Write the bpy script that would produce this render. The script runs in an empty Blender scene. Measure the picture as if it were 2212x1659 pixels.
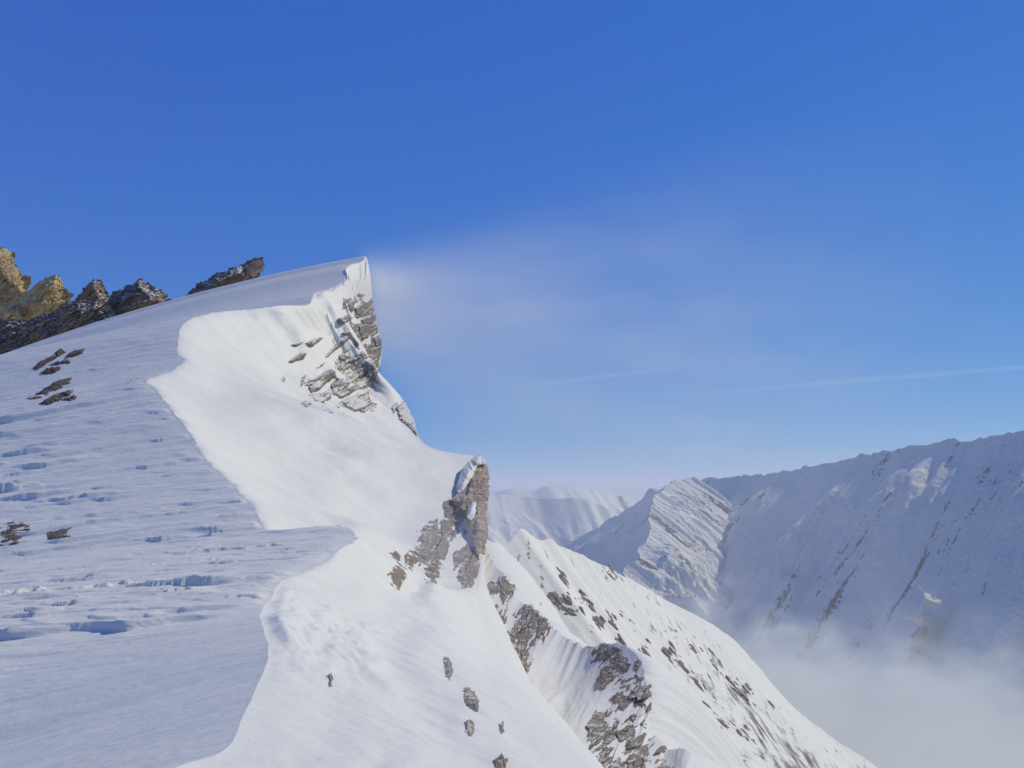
import bpy, math, random
import numpy as np
from mathutils import Vector
from mathutils.bvhtree import BVHTree

# ------------------------------------------------------------------ camera, sky, sun, exposure
sc = bpy.context.scene
COL = sc.collection
FPX, CX, CY = 1840.0, 1106.0, 829.5          # photo measured on a 2212 x 1659 plate
PITCH = math.atan(235.5 / FPX)
cam_d = bpy.data.cameras.new('camera'); cam = bpy.data.objects.new('camera', cam_d); COL.objects.link(cam)
cam_d.sensor_width = 36.0; cam_d.lens = 36.0 * FPX / 2212.0
cam_d.clip_start = 0.1; cam_d.clip_end = 300000.0
cam.location = (0, 0, 0); cam.rotation_euler = (math.pi / 2 + PITCH, 0, 0)
sc.camera = cam

SUN_EL, SUN_AZ = math.radians(45.0), math.radians(66.0)
S = Vector((math.cos(SUN_EL) * math.sin(SUN_AZ), math.cos(SUN_EL) * math.cos(SUN_AZ), math.sin(SUN_EL)))
world = bpy.data.worlds.new('World'); sc.world = world; world.use_nodes = True
wn = world.node_tree; wn.nodes.clear()
w_out = wn.nodes.new('ShaderNodeOutputWorld'); w_bg = wn.nodes.new('ShaderNodeBackground')
w_sky = wn.nodes.new('ShaderNodeTexSky'); w_sky.sky_type = 'NISHITA'; w_sky.sun_disc = False
w_sky.sun_elevation = SUN_EL; w_sky.sun_rotation = SUN_AZ
w_sky.altitude = 3200; w_sky.air_density = 1.0; w_sky.dust_density = 1.3; w_sky.ozone_density = 2.5
# deep high-altitude blue: the same colour response for every direction of the sky
w_sep = wn.nodes.new('ShaderNodeSeparateColor'); w_com = wn.nodes.new('ShaderNodeCombineColor')
wn.links.new(w_sky.outputs[0], w_sep.inputs[0])
for ch, (gain, gam) in enumerate([(0.075, 1.0), (0.335, 0.74), (0.65, 0.29)]):
    n_pw = wn.nodes.new('ShaderNodeMath'); n_pw.operation = 'POWER'; n_pw.inputs[1].default_value = gam
    n_ml = wn.nodes.new('ShaderNodeMath'); n_ml.operation = 'MULTIPLY'; n_ml.inputs[1].default_value = gain * 0.15 ** (gam - 1.0)
    wn.links.new(w_sep.outputs[ch], n_pw.inputs[0]); wn.links.new(n_pw.outputs[0], n_ml.inputs[0]); wn.links.new(n_ml.outputs[0], w_com.inputs[ch])
w_bg.inputs['Strength'].default_value = 0.15
wn.links.new(w_com.outputs[0], w_bg.inputs['Color'])
wn.links.new(w_bg.outputs[0], w_out.inputs['Surface'])

sun_d = bpy.data.lights.new('sun', 'SUN'); sun_d.energy = 2.75; sun_d.angle = math.radians(0.6); sun_d.color = (1.0, 0.95, 0.78)
sun = bpy.data.objects.new('sun', sun_d); COL.objects.link(sun)
sun.rotation_euler = (-S).to_track_quat('-Z', 'Y').to_euler(); sun.location = S * 300

vs = sc.view_settings
vs.view_transform = 'Standard'; vs.look = 'None'; vs.gamma = 1.0; vs.exposure = 0.0; vs.use_curve_mapping = False
sc.cycles.max_bounces = 6; sc.cycles.diffuse_bounces = 3; sc.cycles.volume_bounces = 4
sc.cycles.glossy_bounces = 1; sc.cycles.transmission_bounces = 1
sc.cycles.use_denoising = True

# ------------------------------------------------------------------ helpers
cp, sp = math.cos(PITCH), math.sin(PITCH)
def ray(px, py):
    px = np.asarray(px, float); py = np.asarray(py, float)
    dx = (px - CX) / FPX; dy = -(py - CY) / FPX
    return np.stack([dx, cp - dy * sp, sp + dy * cp], -1)
def P(px, py, d):                                   # plate pixel + forward distance in metres -> world point
    r = ray(px, py); return r * (np.asarray(d, float) / r[..., 1])[..., None]

def h32(ix, iy, seed):
    with np.errstate(over='ignore'):
        h = ix.astype(np.int64).astype(np.uint32) * np.uint32(374761393) + iy.astype(np.int64).astype(np.uint32) * np.uint32(668265263) + np.uint32((seed * 2654435761) & 0xffffffff)
        h = (h ^ (h >> np.uint32(13))) * np.uint32(1274126177)
        h = h ^ (h >> np.uint32(16))
        h = h * np.uint32(2246822519); h = h ^ (h >> np.uint32(15))
    return h
def rnd(ix, iy, seed): return h32(ix, iy, seed).astype(np.float64) / 4294967296.0
def perlin(x, y, seed=0):
    x = np.asarray(x, float); y = np.asarray(y, float)
    x0 = np.floor(x); y0 = np.floor(y); fx = x - x0; fy = y - y0
    def g(ix, iy, dx, dy):
        a = rnd(ix, iy, seed) * 2 * math.pi
        return np.cos(a) * dx + np.sin(a) * dy
    u = fx * fx * fx * (fx * (fx * 6 - 15) + 10); v = fy * fy * fy * (fy * (fy * 6 - 15) + 10)
    a = g(x0, y0, fx, fy); b = g(x0 + 1, y0, fx - 1, fy); c = g(x0, y0 + 1, fx, fy - 1); d = g(x0 + 1, y0 + 1, fx - 1, fy - 1)
    return 1.5 * ((a * (1 - u) + b * u) * (1 - v) + (c * (1 - u) + d * u) * v)
def fbm(x, y, seed=0, octv=4, gain=0.5, lac=2.03):
    s = 0; a = 1.0; t = 0
    for k in range(octv):
        s = s + a * perlin(x, y, seed + 17 * k); t += a; a *= gain; x = x * lac + 3.7; y = y * lac + 1.3
    return s / t
def ridged(x, y, seed=0, octv=4, gain=0.5, lac=2.1):
    s = 0; a = 1.0; t = 0
    for k in range(octv):
        s = s + a * (1 - 2 * np.abs(perlin(x, y, seed + 31 * k))); t += a; a *= gain; x = x * lac + 5.1; y = y * lac + 2.9
    return s / t
def facets(x, y, seed=0, tilt=1.0):                 # broken blocks: every cell is its own tilted plane
    x = np.asarray(x, float); y = np.asarray(y, float)
    x0 = np.floor(x); y0 = np.floor(y); best = np.full(x.shape, 1e9); val = np.zeros(x.shape)
    for i in (-1, 0, 1):
        for j in (-1, 0, 1):
            cx = x0 + i; cy = y0 + j
            qx = cx + 0.1 + 0.8 * rnd(cx, cy, seed); qy = cy + 0.1 + 0.8 * rnd(cx, cy, seed + 1)
            d = (x - qx) ** 2 + (y - qy) ** 2
            v = (rnd(cx, cy, seed + 2) - 0.5) + tilt * ((rnd(cx, cy, seed + 3) - 0.5) * (x - qx) + (rnd(cx, cy, seed + 4) - 0.5) * (y - qy))
            m = d < best; best = np.where(m, d, best); val = np.where(m, v, val)
    return val
def sstep(a, b, x):
    t = np.clip((x - a) / (b - a), 0, 1); return t * t * (3 - 2 * t)
def hermite(keys, vals, q):                         # monotone-ish cubic through keys
    k = np.asarray(keys, float); v = np.asarray(vals, float)
    if v.ndim == 1: v = v[:, None]
    dk = np.diff(k)[:, None]; dl = np.diff(v, axis=0) / dk
    m = np.zeros_like(v); m[0] = dl[0]; m[-1] = dl[-1]
    a, b = dl[:-1], dl[1:]; ok = a * b > 0
    m[1:-1] = np.where(ok, 2 * a * b / np.where(ok, a + b, 1), 0) * 0.6 + 0.4 * (a * dk[1:] + b * dk[:-1]) / (dk[1:] + dk[:-1])
    q = np.clip(np.asarray(q, float), k[0], k[-1]); i = np.clip(np.searchsorted(k, q, 'right') - 1, 0, len(k) - 2)
    h = (k[i + 1] - k[i])[:, None]; t = ((q - k[i])[:, None]) / h
    r = v[i] * (1 + 2 * t) * (1 - t) ** 2 + m[i] * h * t * (1 - t) ** 2 + v[i + 1] * t * t * (3 - 2 * t) + m[i + 1] * h * t * t * (t - 1)
    return r if np.asarray(vals).ndim > 1 else r[:, 0]

def mesh_obj(name, verts, quads, mat, parent=None, smooth=True, tris=None):
    me = bpy.data.meshes.new(name)
    v = np.asarray(verts, np.float32).reshape(-1, 3); q = np.asarray(quads, np.int32).reshape(-1, 4)
    nt = 0 if tris is None else len(tris)
    me.vertices.add(len(v)); me.vertices.foreach_set('co', v.ravel())
    loops = q.ravel() if not nt else np.concatenate([q.ravel(), np.asarray(tris, np.int32).ravel()])
    me.loops.add(len(loops)); me.loops.foreach_set('vertex_index', loops)
    n = len(q) + nt; me.polygons.add(n)
    starts = np.concatenate([np.arange(len(q)) * 4, len(q) * 4 + np.arange(nt) * 3]).astype(np.int32)
    me.polygons.foreach_set('loop_start', starts)
    me.update(calc_edges=True)
    me.polygons.foreach_set('use_smooth', np.full(n, smooth))
    me.materials.append(mat); me.validate()
    o = bpy.data.objects.new(name, me); COL.objects.link(o)
    if parent is not None: o.parent = parent
    return o
def grid_quads(nr, nc, flip=False):
    i = np.arange(nr * nc).reshape(nr, nc)
    q = np.stack([i[:-1, :-1], i[:-1, 1:], i[1:, 1:], i[1:, :-1]], -1).reshape(-1, 4)
    return q[:, ::-1] if flip else q
def grid_bvh(G, k=1):
    g = G[::k, ::k]; nr, nc = g.shape[:2]
    return BVHTree.FromPolygons([tuple(p) for p in g.reshape(-1, 3)], [tuple(int(a) for a in f) for f in grid_quads(nr, nc)])
def thing(name, label, cat, loc=(0, 0, 0), group=None):
    o = bpy.data.objects.new(name, None); COL.objects.link(o); o.location = loc; o.empty_display_size = 0.5
    o['label'] = label; o['category'] = cat
    if group: o['group'] = group
    return o
def struct(o, label=None, kind='structure'):
    o['kind'] = kind
    if label: o['label'] = label
    return o

# ------------------------------------------------------------------ materials
class NT:
    def __init__(s, name):
        s.m = bpy.data.materials.new(name); s.m.use_nodes = True; s.t = s.m.node_tree; s.t.nodes.clear()
        s.out = s.n('OutputMaterial')
    def n(s, t, **k):
        o = s.t.nodes.new('ShaderNode' + t)
        for a, b in k.items(): setattr(o, a, b)
        return o
    def l(s, a, b): s.t.links.new(a, b)
    def put(s, sock, v):
        if hasattr(v, 'is_output'): s.l(v, sock)
        else: sock.default_value = v
    def math(s, op, a, b=0.0, c=None, clamp=False):
        o = s.n('Math', operation=op, use_clamp=clamp); s.put(o.inputs[0], a); s.put(o.inputs[1], b)
        if c is not None: s.put(o.inputs[2], c)
        return o.outputs[0]
    def rng(s, v, a, b, c=0.0, d=1.0, smooth=True):
        o = s.n('MapRange', interpolation_type='SMOOTHSTEP' if smooth else 'LINEAR')
        s.put(o.inputs[0], v)
        for i, x in enumerate((a, b, c, d)): s.put(o.inputs[i + 1], x)
        return o.outputs[0]
    def mix(s, f, a, b):
        o = s.n('Mix', data_type='RGBA'); s.put(o.inputs[0], f); s.put(o.inputs[6], a); s.put(o.inputs[7], b); return o.outputs[2]
    def noise(s, vec, scale, detail=4, rough=0.55, dist=0.0):
        o = s.n('TexNoise'); s.l(vec, o.inputs['Vector']); o.inputs['Scale'].default_value = scale
        o.inputs['Detail'].default_value = detail; o.inputs['Roughness'].default_value = rough; o.inputs['Distortion'].default_value = dist
        return o.outputs['Fac']
    def mapping(s, vec, rot=(0, 0, 0), scale=(1, 1, 1), loc=(0, 0, 0)):
        o = s.n('Mapping'); s.l(vec, o.inputs[0]); o.inputs['Rotation'].default_value = rot; o.inputs['Scale'].default_value = scale; o.inputs['Location'].default_value = loc
        return o.outputs[0]
    def bsdf(s, col, rough=0.7, normal=None, spec=0.2):
        b = s.n('BsdfPrincipled'); s.put(b.inputs['Base Color'], col); s.put(b.inputs['Roughness'], rough); b.inputs['Specular IOR Level'].default_value = spec
        if normal is not None: s.l(normal, b.inputs['Normal'])
        s.l(b.outputs[0], s.out.inputs['Surface']); return b
    def bump(s, h, strength, dist):
        b = s.n('Bump'); s.l(h, b.inputs['Height']); b.inputs['Strength'].default_value = strength; b.inputs['Distance'].default_value = dist; return b.outputs[0]
c4 = lambda r, g, b: (r, g, b, 1.0)
SNOW = c4(0.81, 0.768, 0.635)

def snow_mat(name, streak_rot=0.0):
    t = NT(name); g = t.n('NewGeometry'); pos = g.outputs['Position']
    fine = t.noise(pos, 9.0, 5, 0.65)
    mp = t.mapping(pos, rot=(0, 0, streak_rot), scale=(0.25, 1.4, 1.0))
    rip = t.noise(mp, 2.2, 5, 0.6)
    big = t.noise(t.mapping(pos, rot=(0, 0, 0.5), scale=(0.5, 1.0, 1.0)), 0.55, 5, 0.6)
    h = t.math('ADD', t.math('ADD', t.math('MULTIPLY', fine, 0.25), rip), t.math('MULTIPLY', big, 2.2))
    tone = t.noise(pos, 0.35, 3)
    col = t.mix(t.rng(tone, 0.3, 0.7), SNOW, c4(0.775, 0.735, 0.61))
    t.bsdf(col, 0.55, t.bump(h, 0.5, 0.085), 0.25)
    return t.m
def rock_mat(name, ca, cb, cc, scale=1.0, snow_lo=0.55, snow_hi=0.75, strata=(0.0, -0.6, 0.0), bump=0.8):
    """scale: features per metre; snow lies where the stone faces the sky."""
    t = NT(name); g = t.n('NewGeometry'); pos = g.outputs['Position']
    st = t.mapping(pos, rot=strata, scale=(0.35, 1.0, 2.4))
    n1 = t.noise(st, 0.9 * scale, 6, 0.62, 0.4); n2 = t.noise(pos, 3.1 * scale, 5, 0.6); n3 = t.noise(pos, 0.35 * scale, 3)
    col = t.mix(t.rng(n1, 0.35, 0.65), ca, cb)
    col = t.mix(t.rng(n3, 0.42, 0.62), col, cc)
    col = t.mix(t.rng(n2, 0.5, 0.72, 0, 0.55), col, c4(0.05, 0.045, 0.04))
    hgt = t.math('ADD', t.math('MULTIPLY', n1, 1.4), t.math('MULTIPLY', n2, 0.5))
    sep = t.n('SeparateXYZ'); t.l(g.outputs['Normal'], sep.inputs[0])
    ns = t.math('ADD', sep.outputs[2], t.math('MULTIPLY', t.math('SUBTRACT', t.noise(st, 1.7 * scale, 6, 0.65), 0.5), 0.9))
    f = t.rng(ns, snow_lo, snow_hi)
    t.bsdf(t.mix(f, col, SNOW), 0.85, t.bump(hgt, bump, 0.5 / scale), 0.15)
    return t.m
M_SNOW = snow_mat('wind_packed_snow')
M_ROCK = rock_mat('grey_brown_rock', c4(0.25, 0.215, 0.175), c4(0.36, 0.315, 0.25), c4(0.31, 0.24, 0.17), 1.2, 0.52, 0.76)
M_BARE = rock_mat('bare_grey_rock', c4(0.26, 0.22, 0.175), c4(0.39, 0.335, 0.26), c4(0.33, 0.255, 0.18), 1.6, 0.90, 1.12)
M_DARK = rock_mat('dark_gneiss', c4(0.085, 0.07, 0.06), c4(0.19, 0.15, 0.11), c4(0.27, 0.17, 0.09), 0.5, 0.60, 0.80)
M_YELL = rock_mat('ochre_rock', c4(0.56, 0.38, 0.15), c4(0.66, 0.48, 0.21), c4(0.44, 0.33, 0.18), 0.45, 0.75, 0.95)
M_SLAB = rock_mat('dark_brown_slab', c4(0.14, 0.11, 0.085), c4(0.24, 0.18, 0.13), c4(0.2, 0.13, 0.08), 1.0, 1.0, 1.2)
M_CRAG = rock_mat('far_crag', c4(0.2, 0.165, 0.135), c4(0.32, 0.27, 0.21), c4(0.26, 0.19, 0.13), 0.09, 0.55, 0.75)
M_LIT_END = rock_mat('sunlit_orange_rock', c4(0.46, 0.29, 0.17), c4(0.58, 0.40, 0.26), c4(0.36, 0.24, 0.16), 0.7, 0.7, 0.9)  # brown-orange stone with sunlight painted in as a lighter, warmer colour
M_PILL = rock_mat('tan_rock', c4(0.54, 0.40, 0.26), c4(0.66, 0.52, 0.36), c4(0.47, 0.36, 0.25), 0.9, 0.95, 1.15, strata=(0.0, -1.5, 0.0))
def flank_mat(name, ca, cb, scale, bump=0.5):
    """snow with bare rock where the mesh's own rock layer says so, broken up by fine noise"""
    t = NT(name); g = t.n('NewGeometry'); pos = g.outputs['Position']
    at = t.n('Attribute', attribute_name='rock')
    n1 = t.noise(pos, scale, 6, 0.65); n2 = t.noise(pos, scale * 4, 5, 0.6)
    f = t.rng(t.math('ADD', at.outputs['Fac'], t.math('MULTIPLY', t.math('ADD', t.math('MULTIPLY', t.math('SUBTRACT', n1, 0.5), 0.7), t.math('MULTIPLY', t.math('SUBTRACT', n2, 0.5), 0.6)), 1.0)), 0.47, 0.60)
    col = t.mix(t.rng(n2, 0.35, 0.65), ca, cb)
    h = t.math('ADD', n1, t.math('MULTIPLY', n2, 0.4))
    t.bsdf(t.mix(f, SNOW, col), 0.8, t.bump(h, bump, 0.25 / scale), 0.15)
    return t.m
M_FAR = flank_mat('snowy_mountain', c4(0.10, 0.09, 0.085), c4(0.2, 0.18, 0.16), 0.03, 0.8)
M_MID = flank_mat('snowy_flank', c4(0.09, 0.08, 0.07), c4(0.22, 0.19, 0.155), 0.8)
# ------------------------------------------------------------------ the corniced snow ridge
KP = [(376,1659,4.9),(482,1622,5.4),(529,1533,6.5),(560,1470,7.6),(580,1420,8.6),(573,1370,9.8),(562,1325,11.2),(585,1292,12.8),(604,1258,14.5),
      (660,1235,17),(702,1213,19.5),(728,1190,22),(768,1162,26),(742,1138,28.5),(660,1142,31),(578,1146,34),(555,1110,36),(500,1045,41),(440,985,46),(410,935,50),
      (370,885,54),(335,840,58),(317,822,60),(374,799,64),(400,777,66.5),(384,768,68),(385,736,71),(391,707,74),(411,690,77),(460,676,82),
      (563,666,90),(603,660,94),(668,657,101),(676,640,104),(682,632,107),(718,622,112),(746,601,118),(744,578,122),(761,570,125),(783,565,128.3),(789,553,130)]
K = [(-4.5,-14,-1.9),(-3.2,-4,-1.8),(-2.3,1.5,-1.72)] + [tuple(P(*k)) for k in KP] + [(-24,134,34.8),(-29,150,27),(-37,180,14),(-50,240,-10)]
KS = [-14,-4,1.5] + [k[2] for k in KP] + [134,150,180,240]
RP = [(4.9,1330,1730,7),(6.5,1270,1650,8.7),(10,1180,1540,13),(14.5,1105,1455,19),(20,1064,1400,27),(26,1040,1340,38),(34,1035,1270,50),(46,1045,1190,62),
      (55,1048,1110,70),(60,1050,1040,75),(67,1030,988,80),(76,985,980,85),(84,930,966,90),(90,905,945,94),(95,893,905,99),(102,868,860,104),(108,838,825,108),
      (112,818,800,112),(117,826,760,116),(121,820,720,119),(124,810,680,122),(126,804,640,125),(128.3,800,590,128),(130,792,557,130)]
R = [(2.5,-14,-3.6),(1.8,-4,-2.9),(1.3,3,-2.6)] + [tuple(P(*k[1:])) for k in RP] + [(-23.6,134,33.8),(-28,150,25),(-35.5,180,10),(-48,240,-20)]
RS = [-14,-4,1.5] + [k[0] for k in RP] + [134,150,180,240]
def sline(n, near=60, far=30):
    a = np.linspace(-14, 3.2, near, endpoint=False); b = np.exp(np.linspace(math.log(3.2), math.log(131), n)); c = np.linspace(132, 240, far)
    return np.concatenate([a, b, c])
def crest(s):
    c = hermite(KS, K, s)
    j = 0.011 * np.clip(s, 2, 60)                       # ragged wind lip
    c[:, 0] += j * (0.45 * fbm(s * 1.1, s * 0, 5, 5, 0.68)) * sstep(2, 5, s); c[:, 2] += j * 0.18 * fbm(s * 1.3, s * 0 + 9, 6, 4, 0.6)
    return c

# sastrugi: (plate x, plate y, distance of ridge station) noses + a random field
def wind_base(s, w):
    """windward side: station s, metres w to the left of the crest"""
    b1 = np.interp(s, [-14, 6, 8.5, 10.8, 12.5, 20, 34, 46, 60, 90, 130, 240], [.28, .30, .30, .16, .08, .08, .12, .15, .18, .18, .18, .2])
    b2 = np.interp(s, [0, 12, 34, 60, 90, 130, 240], [.0, .001, .0012, .0012, .0014, .0018, .002])
    return b1 * w + b2 * w * w
def sastrugi(x, y):
    h = 0.0 * x
    # long low drifts
    wx = x + 1.2 * fbm(x * 0.15, y * 0.3, 71, 2)
    h = h + 0.10 * fbm(wx * 0.11, y * 0.42 + 0.10 * x, 72, 4, 0.5)
    n0 = fbm(x * 0.22 + 4, y * 0.75 + 0.12 * x, 73, 3)
    h = h + 0.12 * np.maximum(0, fbm((x + 1.4 * n0) * 0.26, y * 0.85 + 0.12 * x, 74, 4, 0.55) - 0.02)
    h = h + 0.036 * ridged(x * 0.4, y * 3.2 + 0.5 * x, 75, 4, 0.55)
    return h
ss = sline(1400); NW = 430
Kc = crest(ss)
wmax = np.interp(ss, [-14, 3, 10, 30, 60, 130, 240], [16, 9, 13, 24, 44, 125, 200])
qw = np.linspace(0, 1, NW) ** 1.35
Wd = wmax[:, None] * qw[None, :]
Ws = np.broadcast_to(ss[:, None], Wd.shape)
wx = Kc[:, 0][:, None] - Wd; wy = np.broadcast_to(Kc[:, 1][:, None], Wd.shape); wz = Kc[:, 2][:, None] - wind_base(Ws, Wd)
fade = sstep(0.0, 1.0, Wd / (0.25 + 0.02 * np.clip(Ws, 0, 200)))
hmask = fade * (0.12 + 0.88 * sstep(9.5, 12.5, Ws + 0.35 * Wd)) * (1 - 0.6 * sstep(62, 90, Ws))
wz = wz + hmask * sastrugi(wx, wy)
# traced sastrugi: nose x,y on the plate, length and half width on the plate, height in metres
TR = [(25,1062,60,16,.34),(80,1075,90,15,.2),(195,1078,95,18,.2),(420,1278,50,12,.16),(455,1268,150,17,.30),(170,1310,60,14,.16),(205,1252,70,12,.2),(330,1262,60,14,.16),
      (265,1362,190,9,.2),(20,1382,140,14,.24),(80,1335,110,10,.16),(10,1235,60,10,.12),(60,980,80,9,.3),(5,945,150,7,.3),(20,912,260,8,.35),(100,1010,110,6,.25),(0,1005,24,7,.25),
      (0,1030,20,6,.2),(510,1215,50,9,.12),(470,1213,30,8,.1),(385,1262,40,10,.12),(620,1178,90,9,.1),(560,1195,60,6,.08),(190,940,130,4,.2),(330,1335,45,7,.1),(150,1290,50,8,.1)]
iu = CX + FPX * wx / np.maximum((wy * cp + wz * sp), 0.5); iv = CY - FPX * (wz * cp - wy * sp) / np.maximum((wy * cp + wz * sp), 0.5)
add = np.zeros_like(wz)
dpy = np.abs(np.gradient(iv, axis=0) / np.maximum(np.gradient(wy, axis=0), 1e-4))
def sastruga(x0, y0, L, hw, hg, k, tilt):
    """one wind-cut step: eroded nose on the left, steep lip towards the camera, long tail"""
    i0, i1 = np.searchsorted(ss, [y0 - 1.3 * hw - 0.15 * L - 0.3, y0 + 2.6 * hw + 0.15 * L + 0.3])
    if i1 <= i0: return
    X_ = wx[i0:i1]; Y_ = wy[i0:i1]; q = (X_ - x0) / L
    lip = y0 - 0.25 * hw * (1 - 0.55 * np.clip(q, 0, 1)) + tilt * (X_ - x0) + 0.5 * hw * fbm(q * 1.7 + k * 3.3, q * 0 + k, 130 + k, 2, 0.4)
    e = Y_ - lip; st = 0.0065 * y0                     # lip about three mesh rows deep
    u = q + (2.4 * np.abs(e - 0.1 * hw) + 0.25 * hw * fbm(e * 9 + k, q * 4, 170 + k, 2)) / L
    prof = sstep(0, 0.05 + 0.03 / L, u) * np.clip(1 - u, 0, 1) ** 0.8 * sstep(0, st, e) * np.clip(1 - e / (2.8 * hw), 0, 1) ** 1.2
    add[i0:i1] = np.maximum(add[i0:i1], hg * prof)
for k, (px, py, L, hw, hg) in enumerate(TR):
    dist = (iu - px) ** 2 + (iv - py) ** 2 + 1e9 * (Ws < 8) + 1e9 * (Ws > 130); m_ = np.unravel_index(np.argmin(dist), dist.shape)
    y0 = wy[m_]; sc_ = y0 / FPX
    sastruga(wx[m_], y0, 1.35 * L * sc_, min(max(0.8 * hw / max(dpy[m_], 0.5), 0.12), 1.5), (1.7 if y0 > 30 else 0.85) * hg, k, 0.05)
rs = np.random.RandomState(12)
for k in range(420):
    s0 = math.exp(rs.uniform(math.log(12), math.log(33))) if k % 3 == 0 else rs.uniform(33, 84); x0 = rs.uniform(-0.62, -0.2) * s0
    far_ = s0 > 33
    sastruga(x0, s0, rs.uniform(1.2, 4.5) * (0.6 + s0 / 50), rs.uniform(0.12, 0.34) if far_ else rs.uniform(0.2, 0.6), rs.uniform(0.10, 0.34) if far_ else rs.uniform(0.03, 0.09), 40 + k, rs.uniform(-0.02, 0.12))
add *= sstep(0.0, 0.5, Wd / (0.3 + 0.015 * np.clip(Ws, 0, 200)))
wz = wz + add
WIND = np.stack([wx, wy, wz], -1)
wind_o = mesh_obj('snow_slope', WIND, grid_quads(*Wd.shape), M_SNOW)
struct(wind_o, 'shaded wind-carved snow slope falling away left of the cornice')

ss2 = sline(620, 40, 20); NL = 230
Kl = crest(ss2); Rl = hermite(RS, R, ss2)
v = np.linspace(0, 1, NL)
LV = np.broadcast_to(v[None, :], (len(ss2), NL)); LS = np.broadcast_to(ss2[:, None], LV.shape)
pw = np.interp(ss2, [0, 10, 26, 40, 60, 90, 105, 130], [1.0, 0.85, 1.0, 1.35, 1.6, 1.5, 1.15, 1.0])[:, None]
vz = 1 - (1 - LV) ** pw
LE = Kl[:, None, :] * (1 - LV[..., None]) + Rl[:, None, :] * LV[..., None]
LE[..., 2] = Kl[:, None, 2] * (1 - vz) + Rl[:, None, 2] * vz
span = np.linalg.norm(Rl - Kl, axis=1)[:, None]
ed = np.sin(np.pi * LV)
# wind scoops, runnels and soft swells across the lee face
run = fbm(LS * 0.30 + 1.5 * LV, LV * 1.1, 41, 5, 0.55) * 0.030 * span + fbm(LS * 0.07, LV * 1.6, 42, 3) * 0.06 * span
LE[..., 2] += ed * run
LE[..., 0] += ed * 0.01 * span * fbm(LS * 0.2, LV * 5, 43, 3)
# scoop below the upper cornice (soft hollow left of the rock face) and its two flutes
sc1 = np.exp(-((LS - 99) / 5.0) ** 2) * sstep(0.0, 0.12, LV) * (1 - sstep(0.55, 0.9, LV)); LE[..., 1] += 4.0 * sc1; LE[..., 2] -= 1.1 * sc1
fl1 = np.exp(-((LS - 91 - 4 * LV) / 1.1) ** 2) * sstep(0.02, 0.1, LV) * (1 - sstep(0.5, 0.8, LV)); LE[..., 0] += 0.9 * fl1; LE[..., 2] += 0.35 * fl1
fl2 = np.exp(-((LS - 105.5 - 3 * LV) / 1.0) ** 2) * sstep(0.02, 0.1, LV) * (1 - sstep(0.5, 0.8, LV)); LE[..., 0] += 0.6 * fl2; LE[..., 2] += 0.5 * fl2
# near block of wind slab beside the crest
blk = np.exp(-((LS - 11.5) / 3.2) ** 4) * sstep(0.40, 0.30, LV + 0.10 * fbm(LS * 0.6, LV * 3, 47, 4)) * sstep(0.0, 0.06, LV)
LE[..., 2] += blk * (0.07 + 0.10 * fbm(LS * 0.9 + LV * 3, LV * 8, 49, 3, 0.5) + 0.03 * fbm(LS * 3.0, LV * 20, 50, 3, 0.5))
# dripping flutes under the upper cornice
flu = sstep(84, 92, LS) * (1 - sstep(127, 130, LS)) * sstep(0.0, 0.08, LV) * (1 - sstep(0.45, 0.95, LV))
fr = ridged((LS + 7 * LV) * 0.24, LV * 0.8, 55, 4, 0.5); LE[..., 1] -= flu * 0.9 * fr; LE[..., 2] += flu * 0.35 * fr
dm = LV * span; lw = 0.22 + 0.010 * np.clip(LS, 0, 130); lh = (0.04 + 0.0035 * np.clip(LS, 0, 130)) * np.clip(0.6 + 1.4 * fbm(LS * 0.8, LS * 0, 57, 4, 0.6), 0, 2) * sstep(13, 20, LS) * (1 - sstep(120, 128, LS))
LE[..., 2] += lh * (dm / lw) * np.exp(1 - dm / lw)
# roll-over beyond the edge, then the dropping flank
skn = 16; sk = []
for k in range(1, skn + 1):
    a = k / skn; dd = np.interp(ss2, [-14, 5, 20, 60, 130, 240], [1.5, 1.8, 6, 16, 14, 20])
    far_ = sstep(24, 50, ss2); out_ = np.stack([Rl[:, 0] / np.maximum(Rl[:, 1], 1), np.ones_like(ss2)], -1)
    bx = out_[:, 0] * far_ + 0.75 * (1 - far_) - 0.10 * far_; by = far_ + 0.25 * (1 - far_)
    off = np.stack([dd * a ** 0.9 * bx, dd * a ** 0.9 * by, -dd * (0.35 * a + 2.2 * a * a)], -1)
    nz = (fbm(ss2 * 0.25, np.full_like(ss2, a * 3), 48, 4) * 0.10 * dd * a * (1 - far_))
    q = Rl + off; q[:, 0] += nz; sk.append(q)
LEE = np.concatenate([LE, np.stack(sk, 1)], 1)
lee_o = mesh_obj('snow_face', LEE, grid_quads(LEE.shape[0], LEE.shape[1], True), M_SNOW)
struct(lee_o, 'sunlit white lee face of snow below the cornice edge')

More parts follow.
